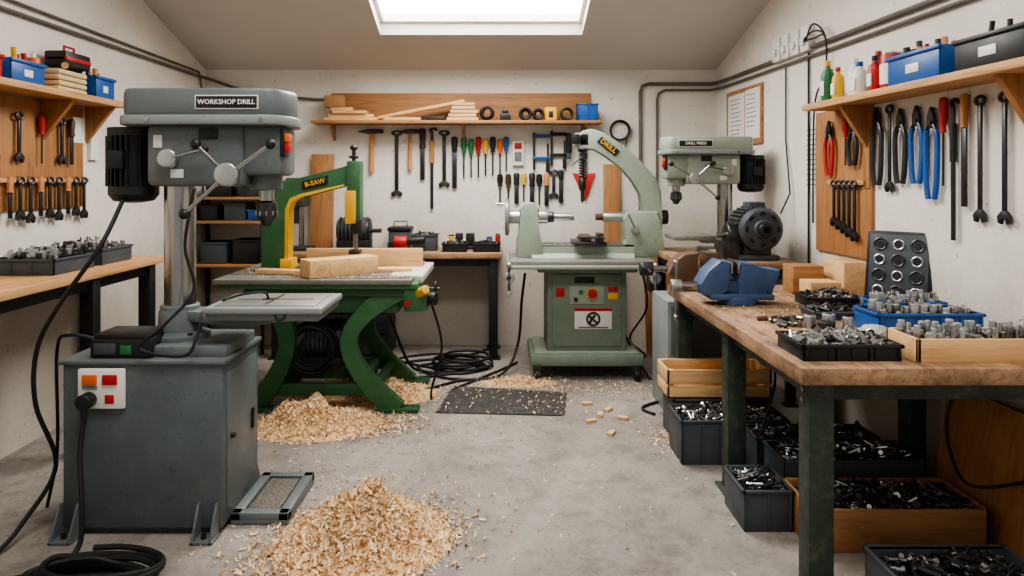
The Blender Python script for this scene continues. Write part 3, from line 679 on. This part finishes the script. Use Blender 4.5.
for i,(x,y,a) in enumerate(((.60,4.62,20),(.68,4.75,80),(.75,4.85,50),(.82,4.68,-20),(.62,4.98,10),(.7,4.4,60))):
    b=B('wood_offcut'); b.box(W_lx,-.035,.035,-.018,.018,0,.02,.002,L=T(x,y,0)@RZ(a)); b.done()
cable([(-.9,5.7,.5),(-.75,5.75,.1),(-.6,5.8,.012),(-.3,5.75,.012),(-.1,5.95,.012),(-.4,6.1,.012),(-.7,5.95,.012),(-.4,5.6,.012),(0,5.7,.012),(.15,5.95,.2),(.18,5.8,.6),(.2,5.6,.85)],.011)
cable([(-1.0,6.0,.012),(-.6,6.2,.012),(-.2,6.15,.012),(-.15,5.85,.012),(-.5,5.7,.012),(-.8,5.5,.012),(-.6,5.3,.012),(-.3,5.55,.012),(.1,5.6,.012)],.011)
cable([(-.5,5.0,.75),(-.42,5.05,.4),(-.5,5.1,.012),(-.3,5.4,.012),(.0,5.85,.012),(.15,6.1,.012)],.009)
cable([(1.05,5.9,.3),(1.2,5.6,.012),(1.3,5.2,.012),(1.0,4.9,.012),(1.05,4.75,.012)],.009)
cable([(1.2,6.0,.9),(1.28,6.1,.5),(1.15,6.2,.2),(1.3,6.3,.012),(.9,6.4,.012)],.009)
cable([(-.1,6.6,.012),(-.3,6.35,.012),(-.6,6.4,.012),(-.9,6.2,.012),(-.5,5.9,.012),(-.2,6.05,.012)],.009)
b=B('coiled_cable')
for j in range(5): b.torus(RUB,(-.35+R(-.06,.06),6.0+R(-.04,.04),.012+.018*j),.22+R(-.04,.03),.011,'Z')
b.done()
cable([(1.3,3.9,.85),(1.45,3.7,.6),(1.35,3.6,.3),(1.5,3.7,.25)],.007); cable([(1.95,2.9,.83),(1.85,2.9,.6),(2.0,3.0,.3),(2.2,2.9,.35)],.007)
# ------------------------------------------------------------------ hand tools
def tool(kind,M,L=.4,col=BLK,steel=STD,fat=1.35):
    nm={'sd':'screwdriver','wr':'wrench','pl':'pliers','ha':'hammer','ch':'chisel','fi':'file','pb':'pry_bar','cl':'bar_clamp','hs':'hacksaw'}[kind]
    b=B(nm,M@Matrix.Diagonal((fat,1.1,1,1)))
    b.cyl(STD,(0,0,-.01),(0,-.03,-.01),.004,seg=8)
    if kind=='sd':
        h=L*.4; b.lathe(col,[(.008,0),(.016,-.012),(.017,-h*.6),(.011,-h*.85),(.014,-h)],(0,-.022,0),seg=12); b.cyl(steel,(0,-.022,-h),(0,-.022,-L),.0045,seg=8)
    elif kind=='ch':
        h=L*.38; b.lathe(col,[(.01,0),(.018,-.02),(.014,-h*.7),(.017,-h)],(0,-.022,0),seg=12); b.box(steel,-.012,.012,-.026,-.018,-L,-h,.002)
    elif kind=='fi':
        h=L*.3; b.lathe(col,[(.01,0),(.017,-.02),(.013,-h)],(0,-.022,0),seg=12); b.box(steel,-.012,.012,-.027,-.017,-L,-h,.001)
    elif kind=='wr':
        b.torus(steel,(0,-.02,-.025),.02,.008,'Y',20,8); b.box(steel,-.009,.009,-.026,-.014,-L+.04,-.04,.004)
        z=-L+.03; b.prism(steel,[(-.01,z+.03),(.01,z+.03),(.028,z+.005),(.024,z-.025),(.012,z-.03),(.01,z-.005),(-.01,z-.005),(-.012,z-.03),(-.024,z-.025),(-.028,z+.005)],-.028,-.012,'XZ',.002)
    elif kind=='pl':
        b.prism(steel,[(-.004,0),(-.018,-.05),(-.024,-.085),(0,-.11),(.024,-.085),(.018,-.05),(.004,0)],-.03,-.014,'XZ',.003); b.cyl(steel,(0,-.036,-.08),(0,-.01,-.08),.012,seg=12)
        for q in (-1,1): b.tube(steel,[(q*.01,-.022,-.09),(q*.025,-.022,-.12),(q*.03,-.022,-.15)],.009,8); b.tube(col,[(q*.022,-.022,-.12),(q*.034,-.022,-.17),(q*.03,-.022,-L*.8),(q*.018,-.022,-L)],.012,8)
    elif kind=='ha':
        b.cyl(W_handle,(0,-.03,-.02),(0,-.03,-L),.014,.018,seg=12); b.box(steel,-.035,.035,-.048,-.012,-.05,-.01,.006); b.cyl(steel,(.03,-.03,-.03),(.075,-.03,-.03),.02,bev=.004); b.prism(steel,[(-.035,-.012),(-.035,-.048),(-.09,-.036),(-.09,-.03)],-.044,-.016,'XZ',.002)
    elif kind=='pb':
        b.tube(steel,[(.03,-.02,-.02),(.01,-.02,0),(-.01,-.02,-.02),(0,-.02,-.06),(0,-.02,-L*.5),(0,-.02,-L)],.009,8); b.cyl(col,(0,-.02,-.12),(0,-.02,-.3*L-.1),.014,seg=12)
    elif kind=='cl':
        b.box(steel,-.008,.008,-.03,-.014,-L,0,.002); b.box(col,-.012,.11,-.034,-.01,-.05,-.02,.004); b.box(col,-.012,.11,-.034,-.01,-L*.65-.03,-L*.65,.004)
        b.cyl(steel,(.095,-.022,-L*.65-.09),(.095,-.022,-L*.3),.006,seg=8); b.cyl(BLK,(.095,-.022,-L*.65-.15),(.095,-.022,-L*.65-.06),.014,seg=10)
    b.done()
DKW=paint('dark_handle_wood',(70,46,34),.5)
for x,zt,L,k,c,f in ((-1.24,2.1,.42,'ha',BLK,1.5),(-1.0,2.08,.64,'wr',BLK,2.0),(-.87,2.1,.4,'ha',BLK,1.2),(-.75,2.1,.5,'ch',DKW,1.9),(-.66,2.1,.78,'pb',W_handle,1.7),(-.54,2.08,.55,'wr',BLK,2.0),(-.44,2.02,.5,'fi',BLK,1.9),
    (-.35,2.02,.40,'sd',GRN,1.7),(-.28,2.0,.38,'sd',GRN,1.7),(-.21,2.02,.4,'sd',RED,1.7),(-.14,2.0,.36,'sd',YEL,1.7),(-.07,2.02,.38,'sd',BLK,1.7),(0,2.0,.36,'sd',ORG,1.6),(.06,2.02,.34,'sd',BLU,1.6),
    (.33,2.06,.36,'cl',BLU,1.4),(.5,2.08,.34,'cl',BLK,1.3),
    (0,1.66,.3,'sd',BLK,1.7),(.08,1.66,.34,'sd',DKW,1.7),(.16,1.67,.3,'ch',BLK,1.8),(.23,1.67,.28,'sd',YEL,1.6),(.31,1.67,.35,'ch',BLK,1.8),(.38,1.66,.3,'sd',BLK,1.8),(.45,1.67,.32,'ch',W_handle,1.7),(.52,1.70,.28,'wr',BLK,1.7),(.59,1.70,.32,'fi',BLK,1.7)):
    tool(k,backw(x,zt),L,c,fat=f)
for y,z,L,k,c in ((4.62,1.99,.36,'pl',RED),(4.5,1.6,.32,'wr',BLK),(4.56,1.6,.3,'wr',BLK),(4.44,1.6,.34,'wr',BLK),(4.38,1.6,.36,'wr',BLK),(4.32,1.6,.38,'wr',BLK),(4.42,1.99,.3,'sd',RED),(4.34,1.99,.3,'pl',BLK),
    (4.12,2.03,.46,'pl',STD),(4.0,2.03,.5,'wr',BLK),(3.9,2.0,.42,'pl',STD),(3.76,2.0,.42,'pl',BLU),(3.64,1.98,.48,'pl',BLU),(3.55,2.02,.45,'sd',RED),(3.48,2.0,.7,'pb',BLK),(3.40,2.02,.55,'fi',W_handle),(3.3,2.0,.6,'wr',BLK),(3.15,2.0,.6,'wr',BLK)):
    off=T(0,-.022,0) if y>4.25 else Matrix()
    tool(k,rightw(y,z)@off,L,c,steel=STD)
for i in range(9):
    tool('wr' if i%3 else 'ch',leftw(4.02+i*.09,1.62)@T(0,-.022,0),.24+.02*(i%3),W_handle)
for y,k,c in ((3.9,'wr',BLK),(4.1,'wr',BLK),(4.3,'sd',RED),(4.5,'wr',BLK),(4.6,'ch',DKW)): tool(k,leftw(y,2.0)@T(0,-.022,0),.3,c)
b=B('wall_tool_panel'); b.box(W_bx,-1.64,.88,6.775,6.798,2.16,2.44,.003); b.done()
b=B('wall_tool_panel',rightw(4.52,0)); b.box(W_bz,-.32,.34,-.021,0,1.12,2.06,.003); b.done()
b=B('tool_rail',rightw(4.45,0)); b.box(W_sy,-.2,.22,-.045,-.022,1.57,1.6,.002); b.done()
b=B('tool_rail',leftw(4.38,0)); b.box(W_sy,-.45,.42,-.045,-.022,1.585,1.61,.002); b.done()
b=B('wall_tool_panel',leftw(4.15,0)); b.box(W_bz,-.65,.62,-.021,0,1.42,2.09,.003); b.done()
b=B('wall_shelf'); b.box(W_bx,-1.77,.96,6.54,6.775,2.13,2.16,.004)
for x in (-1.6,-.35,.8): b.prism(W_bx,[(6.774,2.13),(6.6,2.13),(6.774,1.98)],x-.012,x+.012,'YZ',.001)
b.done()
b=B('wall_shelf',rightw(3.6,0)); b.box(W_sy,-1.0,1.6,-.24,0,2.05,2.09,.004)
for x in (-.62,.62,1.4):
    b.prism(W_bz,[(-.022,2.05),(-.2,2.05),(-.022,1.78)],x-.018,x+.018,'YZ',.001); b.box(W_bz,x-.03,x+.03,-.03,-.0,1.55,2.05,.003)
b.done()
b=B('wall_shelf',leftw(3.8,0)); b.box(W_sy,-1.3,1.08,-.26,0,2.1,2.14,.004)
for x in (-.6,.55,1.0): b.prism(W_bz,[(-.022,2.1),(-.22,2.1),(-.022,1.85)],x-.018,x+.018,'YZ',.001)
b.done()
b=B('timber_stack')
for i,(x0,x1,z) in enumerate(((-1.66,-1.16,2.161),(-1.62,-1.2,2.193),(-1.58,-1.26,2.225),(-1.6,-1.4,2.257),(-1.1,-.75,2.161))):
    b.box(W_lx,x0,x1,6.58+R(0,.03),6.72,z,z+.03,.003); 
b.box(W_bx,-1.66,-1.48,6.6,6.72,2.288,2.4,.004); b.done()
b=B('wood_plank'); b.box(W_lx,-.42,.42,-.03,.03,-.015,.015,.003,L=T(-.75,6.66,2.27)@Matrix.Rotation(math.radians(-11),4,'Y')); b.done()
b=B('timber_stack')
for i in range(5): b.box(W_lx,-.5+.015*i,-.2-R(0,.04),6.58,6.74,2.161+i*.035,2.19+i*.035,.003)
b.box(BLK,-.72,-.52,6.6,6.7,2.161,2.2,.004); b.done()
for x,r in ((-.12,.07),(.24,.06),(.36,.055)):
    b=B('wire_coil')
    for j in range(6): b.torus(RUB,(x+R(-.006,.006),6.58+j*.016,2.161+r*.9+.01),r*.75+R(-.008,.006),.012,'Y')
    b.done()
b=B('yellow_tape_measure'); b.box(YEL,.42,.54,6.6,6.7,2.161,2.29,.015); b.box(BLK,.46,.5,6.596,6.6,2.19,2.25,.003); b.done()
b=B('small_parts_box'); b.box(BLK,.0,.1,6.6,6.72,2.161,2.23,.006); b.box(STD,.02,.08,6.62,6.7,2.23,2.27,.004); b.done()
b=B('wire_coil')
for j in range(5): b.torus(RUB,(.63,6.58+j*.016,2.225),.05,.011,'Y')
b.done()
binbox('parts_bin',.73,.92,6.58,6.72,2.161,2.32,BLU,'mix',20,(BLK,BLU))
b=B('socket_box'); b.box(WHT,.12,.23,6.76,6.799,1.74,1.98,.006); b.box(RED,.14,.21,6.755,6.762,1.9,1.96,.002); b.box(PAPT,.14,.21,6.756,6.761,1.78,1.87,.001); b.done()
b=B('hanging_chain')
for i in range(20): b.torus(BLK,(.83,6.775,2.1-.026*i),.015,.005,'Y' if i%2 else 'X',12,6)
b.done()
b=B('cordless_drill'); b.cyl(BLK,(.66,6.72,2.0),(.66,6.72,1.86),.03,bev=.005); b.box(BLK,.64,.68,6.69,6.798,1.93,2.05,.008); b.box(DGR,.64,.68,6.7,6.75,1.8,1.88,.008); b.done()
b=B('red_dust_brush'); b.prism(RED,[(.7,1.67),(.76,1.66),(.8,1.6),(.84,1.66),(.92,1.67),(.86,1.5),(.82,1.4),(.78,1.5)],6.77,6.798,'XZ',.004); b.done()
b=B('hanging_hose')
for j in range(4): b.torus(RUB,(1.16,6.785-.01*j,2.08),.085+.004*j,.006,'Y')
b.tube(RUB,[(1.08,6.77,2.05),(1.12,6.77,1.85),(1.2,6.77,1.9),(1.24,6.77,2.05)],.006,6); b.done()
def conduit(name,pts,r=.014,mat=PIPE):
    b=B(name); b.tube(mat,pts,r,10,0)
    b.done()
conduit('conduit_pipe',[(1.36,6.78,.9),(1.36,6.78,2.45),(1.38,6.78,2.51),(1.44,6.78,2.53),(2.02,6.78,2.53),(2.07,6.74,2.53),(rwx(6.6)-.02,6.6,2.53),(rwx(2)-.02,2.0,2.53)],.017)
conduit('conduit_pipe',[(1.52,6.78,1.1),(1.52,6.78,2.38),(1.54,6.78,2.44),(1.6,6.78,2.47),(2.03,6.78,2.47),(2.07,6.7,2.47),(rwx(6.6)-.02,6.6,2.47),(rwx(2)-.02,2.0,2.47)],.012)
conduit('conduit_pipe',[(LX+.02,2.2,2.58),(LX+.02,6.55,2.58),(LX+.1,6.76,2.56),(-2.6,6.78,2.5),(-2.3,6.78,2.42),(-1.8,6.78,2.38),(-1.66,6.78,2.38)],.014)
conduit('conduit_pipe',[(LX+.02,2.2,2.66),(LX+.02,6.6,2.62),(LX+.02,6.7,2.4),(LX+.02,6.7,1.2)],.010)
conduit('conduit_pipe',[(rwx(4.95)-.015,4.95,2.5),(rwx(4.95)-.015,4.95,1.0)],.008,RUB)
conduit('conduit_pipe',[(rwx(5.3)-.015,5.3,2.45),(rwx(5.3)-.015,5.3,1.9),(rwx(5.2)-.03,5.2,1.5),(rwx(5.2)-.1,5.2,1.35)],.006,RUB)
for y in (4.95,5.1,5.25,5.4):
    b=B('wall_socket',rightw(y,2.6)); b.box(WHT,-.06,.06,-.05,0,-.09,.09,.006); b.cyl(WHT,(0,-.07,-.02),(0,-.05,-.02),.03); b.done()
for i in range(3): cable([(rwx(4.9)-.06,4.9+.05*i,2.58),(rwx(4.8)-.08,4.75,2.66-.05*i),(rwx(4.7)-.05,4.65,2.55),(rwx(4.65)-.03,4.7,2.3),(rwx(4.85)-.02,4.86,2.1),(rwx(4.86)-.02,4.88,1.3)],.006)
b=B('notice_board',rightw(6.1,0)); b.box(W_bx,-.38,.38,-.02,0,1.9,2.4,.003); b.box(PAP,-.33,.03,-.024,-.02,1.93,2.36,0); b.box(PAP,.05,.35,-.024,-.02,1.95,2.37,0)
for i in range(9):
    b.box(PAPT,-.28,-.02-R(0,.06),-.0255,-.024,2.31-i*.038,2.317-i*.038,0)
    if i<8: b.box(PAPT,.08,.31-R(0,.06),-.0255,-.024,2.32-i*.038,2.327-i*.038,0)
b.done()
b=B('wall_poster',rightw(4.95-.02,0)); b.box(PAP,-.1,.13,-.004,0,1.5,2.0,0)
for i in range(12): b.box(PAPT,-.07,.1-R(0,.05),-.0055,-.004,1.95-i*.035,1.957-i*.035,0)
b.done()
for y,z,s_ in ((4.72,1.85,.07),(4.9,1.74,.05)):
    b=B('pinned_note',leftw(y,0)); b.box(PAP,-s_,s_,-.026,-.0,z,z+.17,0); b.done()
def bottle(name,M,r,h,body,cap):
    b=B(name,M); b.lathe(body,[(r*.95,0),(r,.01),(r,h*.6),(r*.9,h*.7),(r*.4,h*.82),(r*.38,h*.88)],(0,0,0),seg=20); b.cyl(cap,(0,0,h*.86),(0,0,h),r*.45,seg=16,bev=.002); b.box(PAP,-r*.6,r*.6,-r*1.02,-r*.9,h*.15,h*.5,.001); b.done()
for y,r,h,bm_,cp,out in ((4.50,.045,.22,GRN,YEL,-.1),(4.42,.04,.26,GRN,YEL,-.16),(4.3,.035,.2,YEL,RED,-.16),(4.22,.042,.24,WHT,WHT,-.1),(4.1,.045,.2,WHT,BLU,-.14),(3.98,.038,.24,DGR,RED,-.1),(3.9,.035,.2,RED,BLK,-.17)):
    bottle('spray_bottle' if h>.23 else 'glue_bottle',rightw(y,2.091)@T(0,out,0),r,h,bm_,cp)
b=B('paint_can',rightw(3.82,2.091)); b.cyl(RED,(0,-.12,0),(0,-.12,.19),.06,bev=.004); b.cyl(WHT,(0,-.12,.03),(0,-.12,.14),.0615); b.cyl(STL,(0,-.12,.185),(0,-.12,.2),.055); b.done()
def wallbin(name,M,w,d,h,mat,items):
    b=B(name,M); t=.008
    b.box(mat,-w,w,-d,0,0,t,.001); b.box(mat,-w,w,-d,-d+t,0,h,.003); b.box(mat,-w,w,-t,0,0,h,.003); b.box(mat,-w,-w+t,-d,0,0,h,.003); b.box(mat,w-t,w,-d,0,0,h,.003)
    b.box(mat,-w-.01,w+.01,-d-.012,-d+t,h-.02,h,.004); b.box(WHT,-w*.25,w*.25,-d-.003,-d,h*.3,h*.6,.001)
    for i in range(items):
        x=R(-w+.04,w-.04); y=R(-d+.04,-.03); 
        b.cyl(random.choice((RED,BLK,W_handle,STD,YEL)),(x,y,h*.4),(x+R(-.03,.03),y,h+R(.01,.07)),R(.01,.02),seg=10)
    b.done()
wallbin('storage_bin',rightw(3.5,2.091),.2,.22,.15,BLU,14)
wallbin('storage_bin',rightw(3.0,2.091),.2,.22,.14,BLK,6)
wallbin('storage_bin',leftw(4.72,2.141),.11,.2,.15,BLU,5)
wallbin('storage_bin',leftw(3.95,2.141),.14,.2,.13,BLU,7)
wallbin('storage_bin',leftw(3.6,2.141),.14,.2,.13,RED,7)
b=B('cloth_bundle',leftw(4.38,2.141))
for i in range(4): b.box(BAG,-.16+R(-.01,.02),.14,-.2,-.04,.035*i,.035*i+.032,.014)
b.cyl(W_lx,(-.1,-.2,.16),(.12,-.06,.2),.02); b.done()
b=B('tool_case',leftw(4.45,2.141))
b.box(BLK,-.14,.12,-.19,-.05,.165,.26,.012); b.box(RED,-.14,.12,-.195,-.045,.2,.225,.006); b.tube(RED,[(-.05,-.12,.26),(-.05,-.12,.3),(.05,-.12,.3),(.05,-.12,.26)],.008,8,0)
b.done()
b=B('spray_can',leftw(4.14,2.141)); b.cyl(ORG,(0,-.1,0),(0,-.1,.18),.035,bev=.005); b.cyl(WHT,(0,-.1,.18),(0,-.1,.21),.014); b.done()
b=B('spray_can',leftw(4.56,2.141)); b.cyl(BLK,(0,-.1,0),(0,-.1,.18),.035,bev=.005); b.cyl(RED,(0,-.1,.18),(0,-.1,.21),.02); b.done()
binbox('parts_tray',-2.78,-2.42,4.25,4.6,1.08,1.18,DGR,'up',90,(STL,ALU,STD)); binbox('parts_tray',-2.78,-2.42,3.8,4.18,1.08,1.17,DGR,'up',80,(STL,ALU,STD))
b=B('drill_bit_stand',leftw(4.7,1.081)); b.box(W_lx,-.08,.08,-.2,-.05,0,.06,.004)
for i in range(6):
    for j in range(3): b.cyl(STL,(-.06+i*.024,-.17+j*.045,.05),(-.06+i*.024,-.17+j*.045,.1+.02*((i+j)%3)),.006,seg=8)
b.done()
# back bench items
binbox('parts_tray',-.52,-.3,6.3,6.5,.95,1.03,BLK,'mix',40,DK); binbox('parts_tray',-.24,.0,6.3,6.5,.95,1.03,BLK,'mix',40,DK)
binbox('parts_bin',-.80,-.58,6.4,6.6,.95,1.1,DGR,'up',30,(STL,STD))
b=B('angle_grinder'); b.cyl(BLK,(-.9,6.33,1.04),(-.68,6.33,1.06),.035,bev=.008); b.cyl(RED,(-.96,6.33,1.04),(-.84,6.33,1.04),.055,bev=.01); b.cyl(STD,(-.98,6.33,.96),(-.98,6.33,.972),.06); b.cyl(STD,(-.98,6.33,.96),(-.98,6.33,1.04),.035); b.done()
for x,mt,r,h in ((-.46,YEL,.03,.12),(-.1,BLU,.03,.1),(-.02,RED,.025,.13)):
    b=B('grease_tin'); b.cyl(mt,(x,6.62,.951),(x,6.62,.951+h),r,bev=.004); b.cyl(STL,(x,6.62,.95+h),(x,6.62,.965+h),r*.85); b.done()
b=B('bench_vise'); b.box(STD,-.4,-.22,6.55,6.68,.951,.98,.006); b.box(STD,-.32,-.24,6.56,6.67,.98,1.1,.008); b.box(STD,-.42,-.35,6.56,6.67,1.0,1.1,.008); b.cyl(STL,(-.5,6.61,1.03),(-.3,6.61,1.03),.012); b.cyl(STL,(-.49,6.56,1.03),(-.49,6.66,1.03),.006,seg=8); b.done()
b=B('electric_motor'); b.cyl(BLK,(-1.5,6.5,1.13),(-1.2,6.5,1.13),.12,bev=.02)
for i in range(8): b.cyl(DGR,(-1.48+i*.035,6.5,1.13),(-1.472+i*.035,6.5,1.13),.13,seg=24)
b.box(BLK,-1.5,-1.2,6.4,6.6,.95,1.05,.01); b.box(BLK,-1.4,-1.28,6.44,6.56,1.24,1.3,.01); b.cyl(STD,(-1.2,6.5,1.13),(-1.1,6.5,1.13),.02); b.done()
b=B('tool_box'); b.box(DGR,-1.04,-.84,6.52,6.74,.951,1.12,.01); b.box(BLK,-1.05,-.83,6.51,6.75,1.12,1.16,.01); b.tube(STL,[(-1.0,6.63,1.16),(-1.0,6.63,1.21),(-.88,6.63,1.21),(-.88,6.63,1.16)],.007,8,0); b.done()
b=B('bench_drill_stand'); b.box(STD,-2.0,-1.75,6.4,6.65,.95,.98,.01); b.cyl(STL,(-1.87,6.6,.97),(-1.87,6.6,1.55),.025); b.box(G_dgreen,-1.95,-1.8,6.38,6.64,1.35,1.55,.02); b.cyl(STD,(-1.87,6.44,1.2),(-1.87,6.44,1.36),.025); b.box(G_dgreen,-1.97,-1.78,6.4,6.66,1.54,1.62,.02); b.done()
b=B('storage_rack')
for x in (-2.82,-2.18):
    for y in (6.42,6.76): b.box(BLK,x-.015,x+.015,y-.015,y+.015,0,1.45,.002)
for z in (.3,.8,1.2,1.42): b.box(W_bx,-2.84,-2.16,6.4,6.78,z,z+.025,.003)
b.done()
for x,z,mt,w,h in ((-2.7,1.226,BLK,.09,.14),(-2.45,1.226,DGR,.1,.16),(-2.26,1.226,BLU,.07,.1),(-2.65,.826,DGR,.12,.2),(-2.35,.826,BLK,.12,.22),(-2.6,1.446,BLK,.12,.14),(-2.32,1.446,G_dgreen,.1,.12)):
    b=B('storage_box'); b.box(mt,x-w,x+w,6.46,6.72,z,z+h,.008); b.box(mt,x-w-.008,x+w+.008,6.452,6.728,z+h-.02,z+h,.004); b.done()
b=B('leaning_board'); b.box(W_bz,-1.82,-1.6,-.01,.01,0,.9,.002,L=T(0,6.7,.951)@Matrix.Rotation(math.radians(-4),4,'X')); b.done()
b=B('leaning_board'); b.box(W_bz,1.0,1.16,-.01,.01,0,1.75,.002,L=T(0,6.7,.003)@Matrix.Rotation(math.radians(-2.5),4,'X')); b.done()
b=B('plywood_sheet'); b.box(W_bz,1.32,1.62,-.01,.01,0,.95,.002,L=T(.02,6.4,.003)@Matrix.Rotation(math.radians(-10),4,'X')); b.done()
b=B('drawer_unit'); b.box(BLK,-1.7,-1.0,6.3,6.72,0,.6,.008)
for z in (.04,.23,.42): b.box(STD,-1.67,-1.03,6.285,6.302,z,z+.16,.004); b.cyl(BLK,(-1.35,6.27,z+.09),(-1.35,6.29,z+.09),.015)
b.done()
# ------------------------------------------------------------------ light, world, camera
w=bpy.data.worlds.new('overcast'); bpy.context.scene.world=w; w.use_nodes=True
w.node_tree.nodes['Background'].inputs[0].default_value=(1,.97,.93,1); w.node_tree.nodes['Background'].inputs[1].default_value=.45
try: bpy.context.scene.view_settings.look='AgX - Medium High Contrast'
except Exception: pass
cam=bpy.data.cameras.new('camera'); co=bpy.data.objects.new('camera',cam); bpy.context.scene.collection.objects.link(co)
co.location=(0,0,1.6); co.rotation_euler=(math.pi/2,0,0)
cam.sensor_width=36; cam.lens=700/1024*36; cam.shift_x=12/1024; cam.shift_y=-108/1024
bpy.context.scene.camera=co
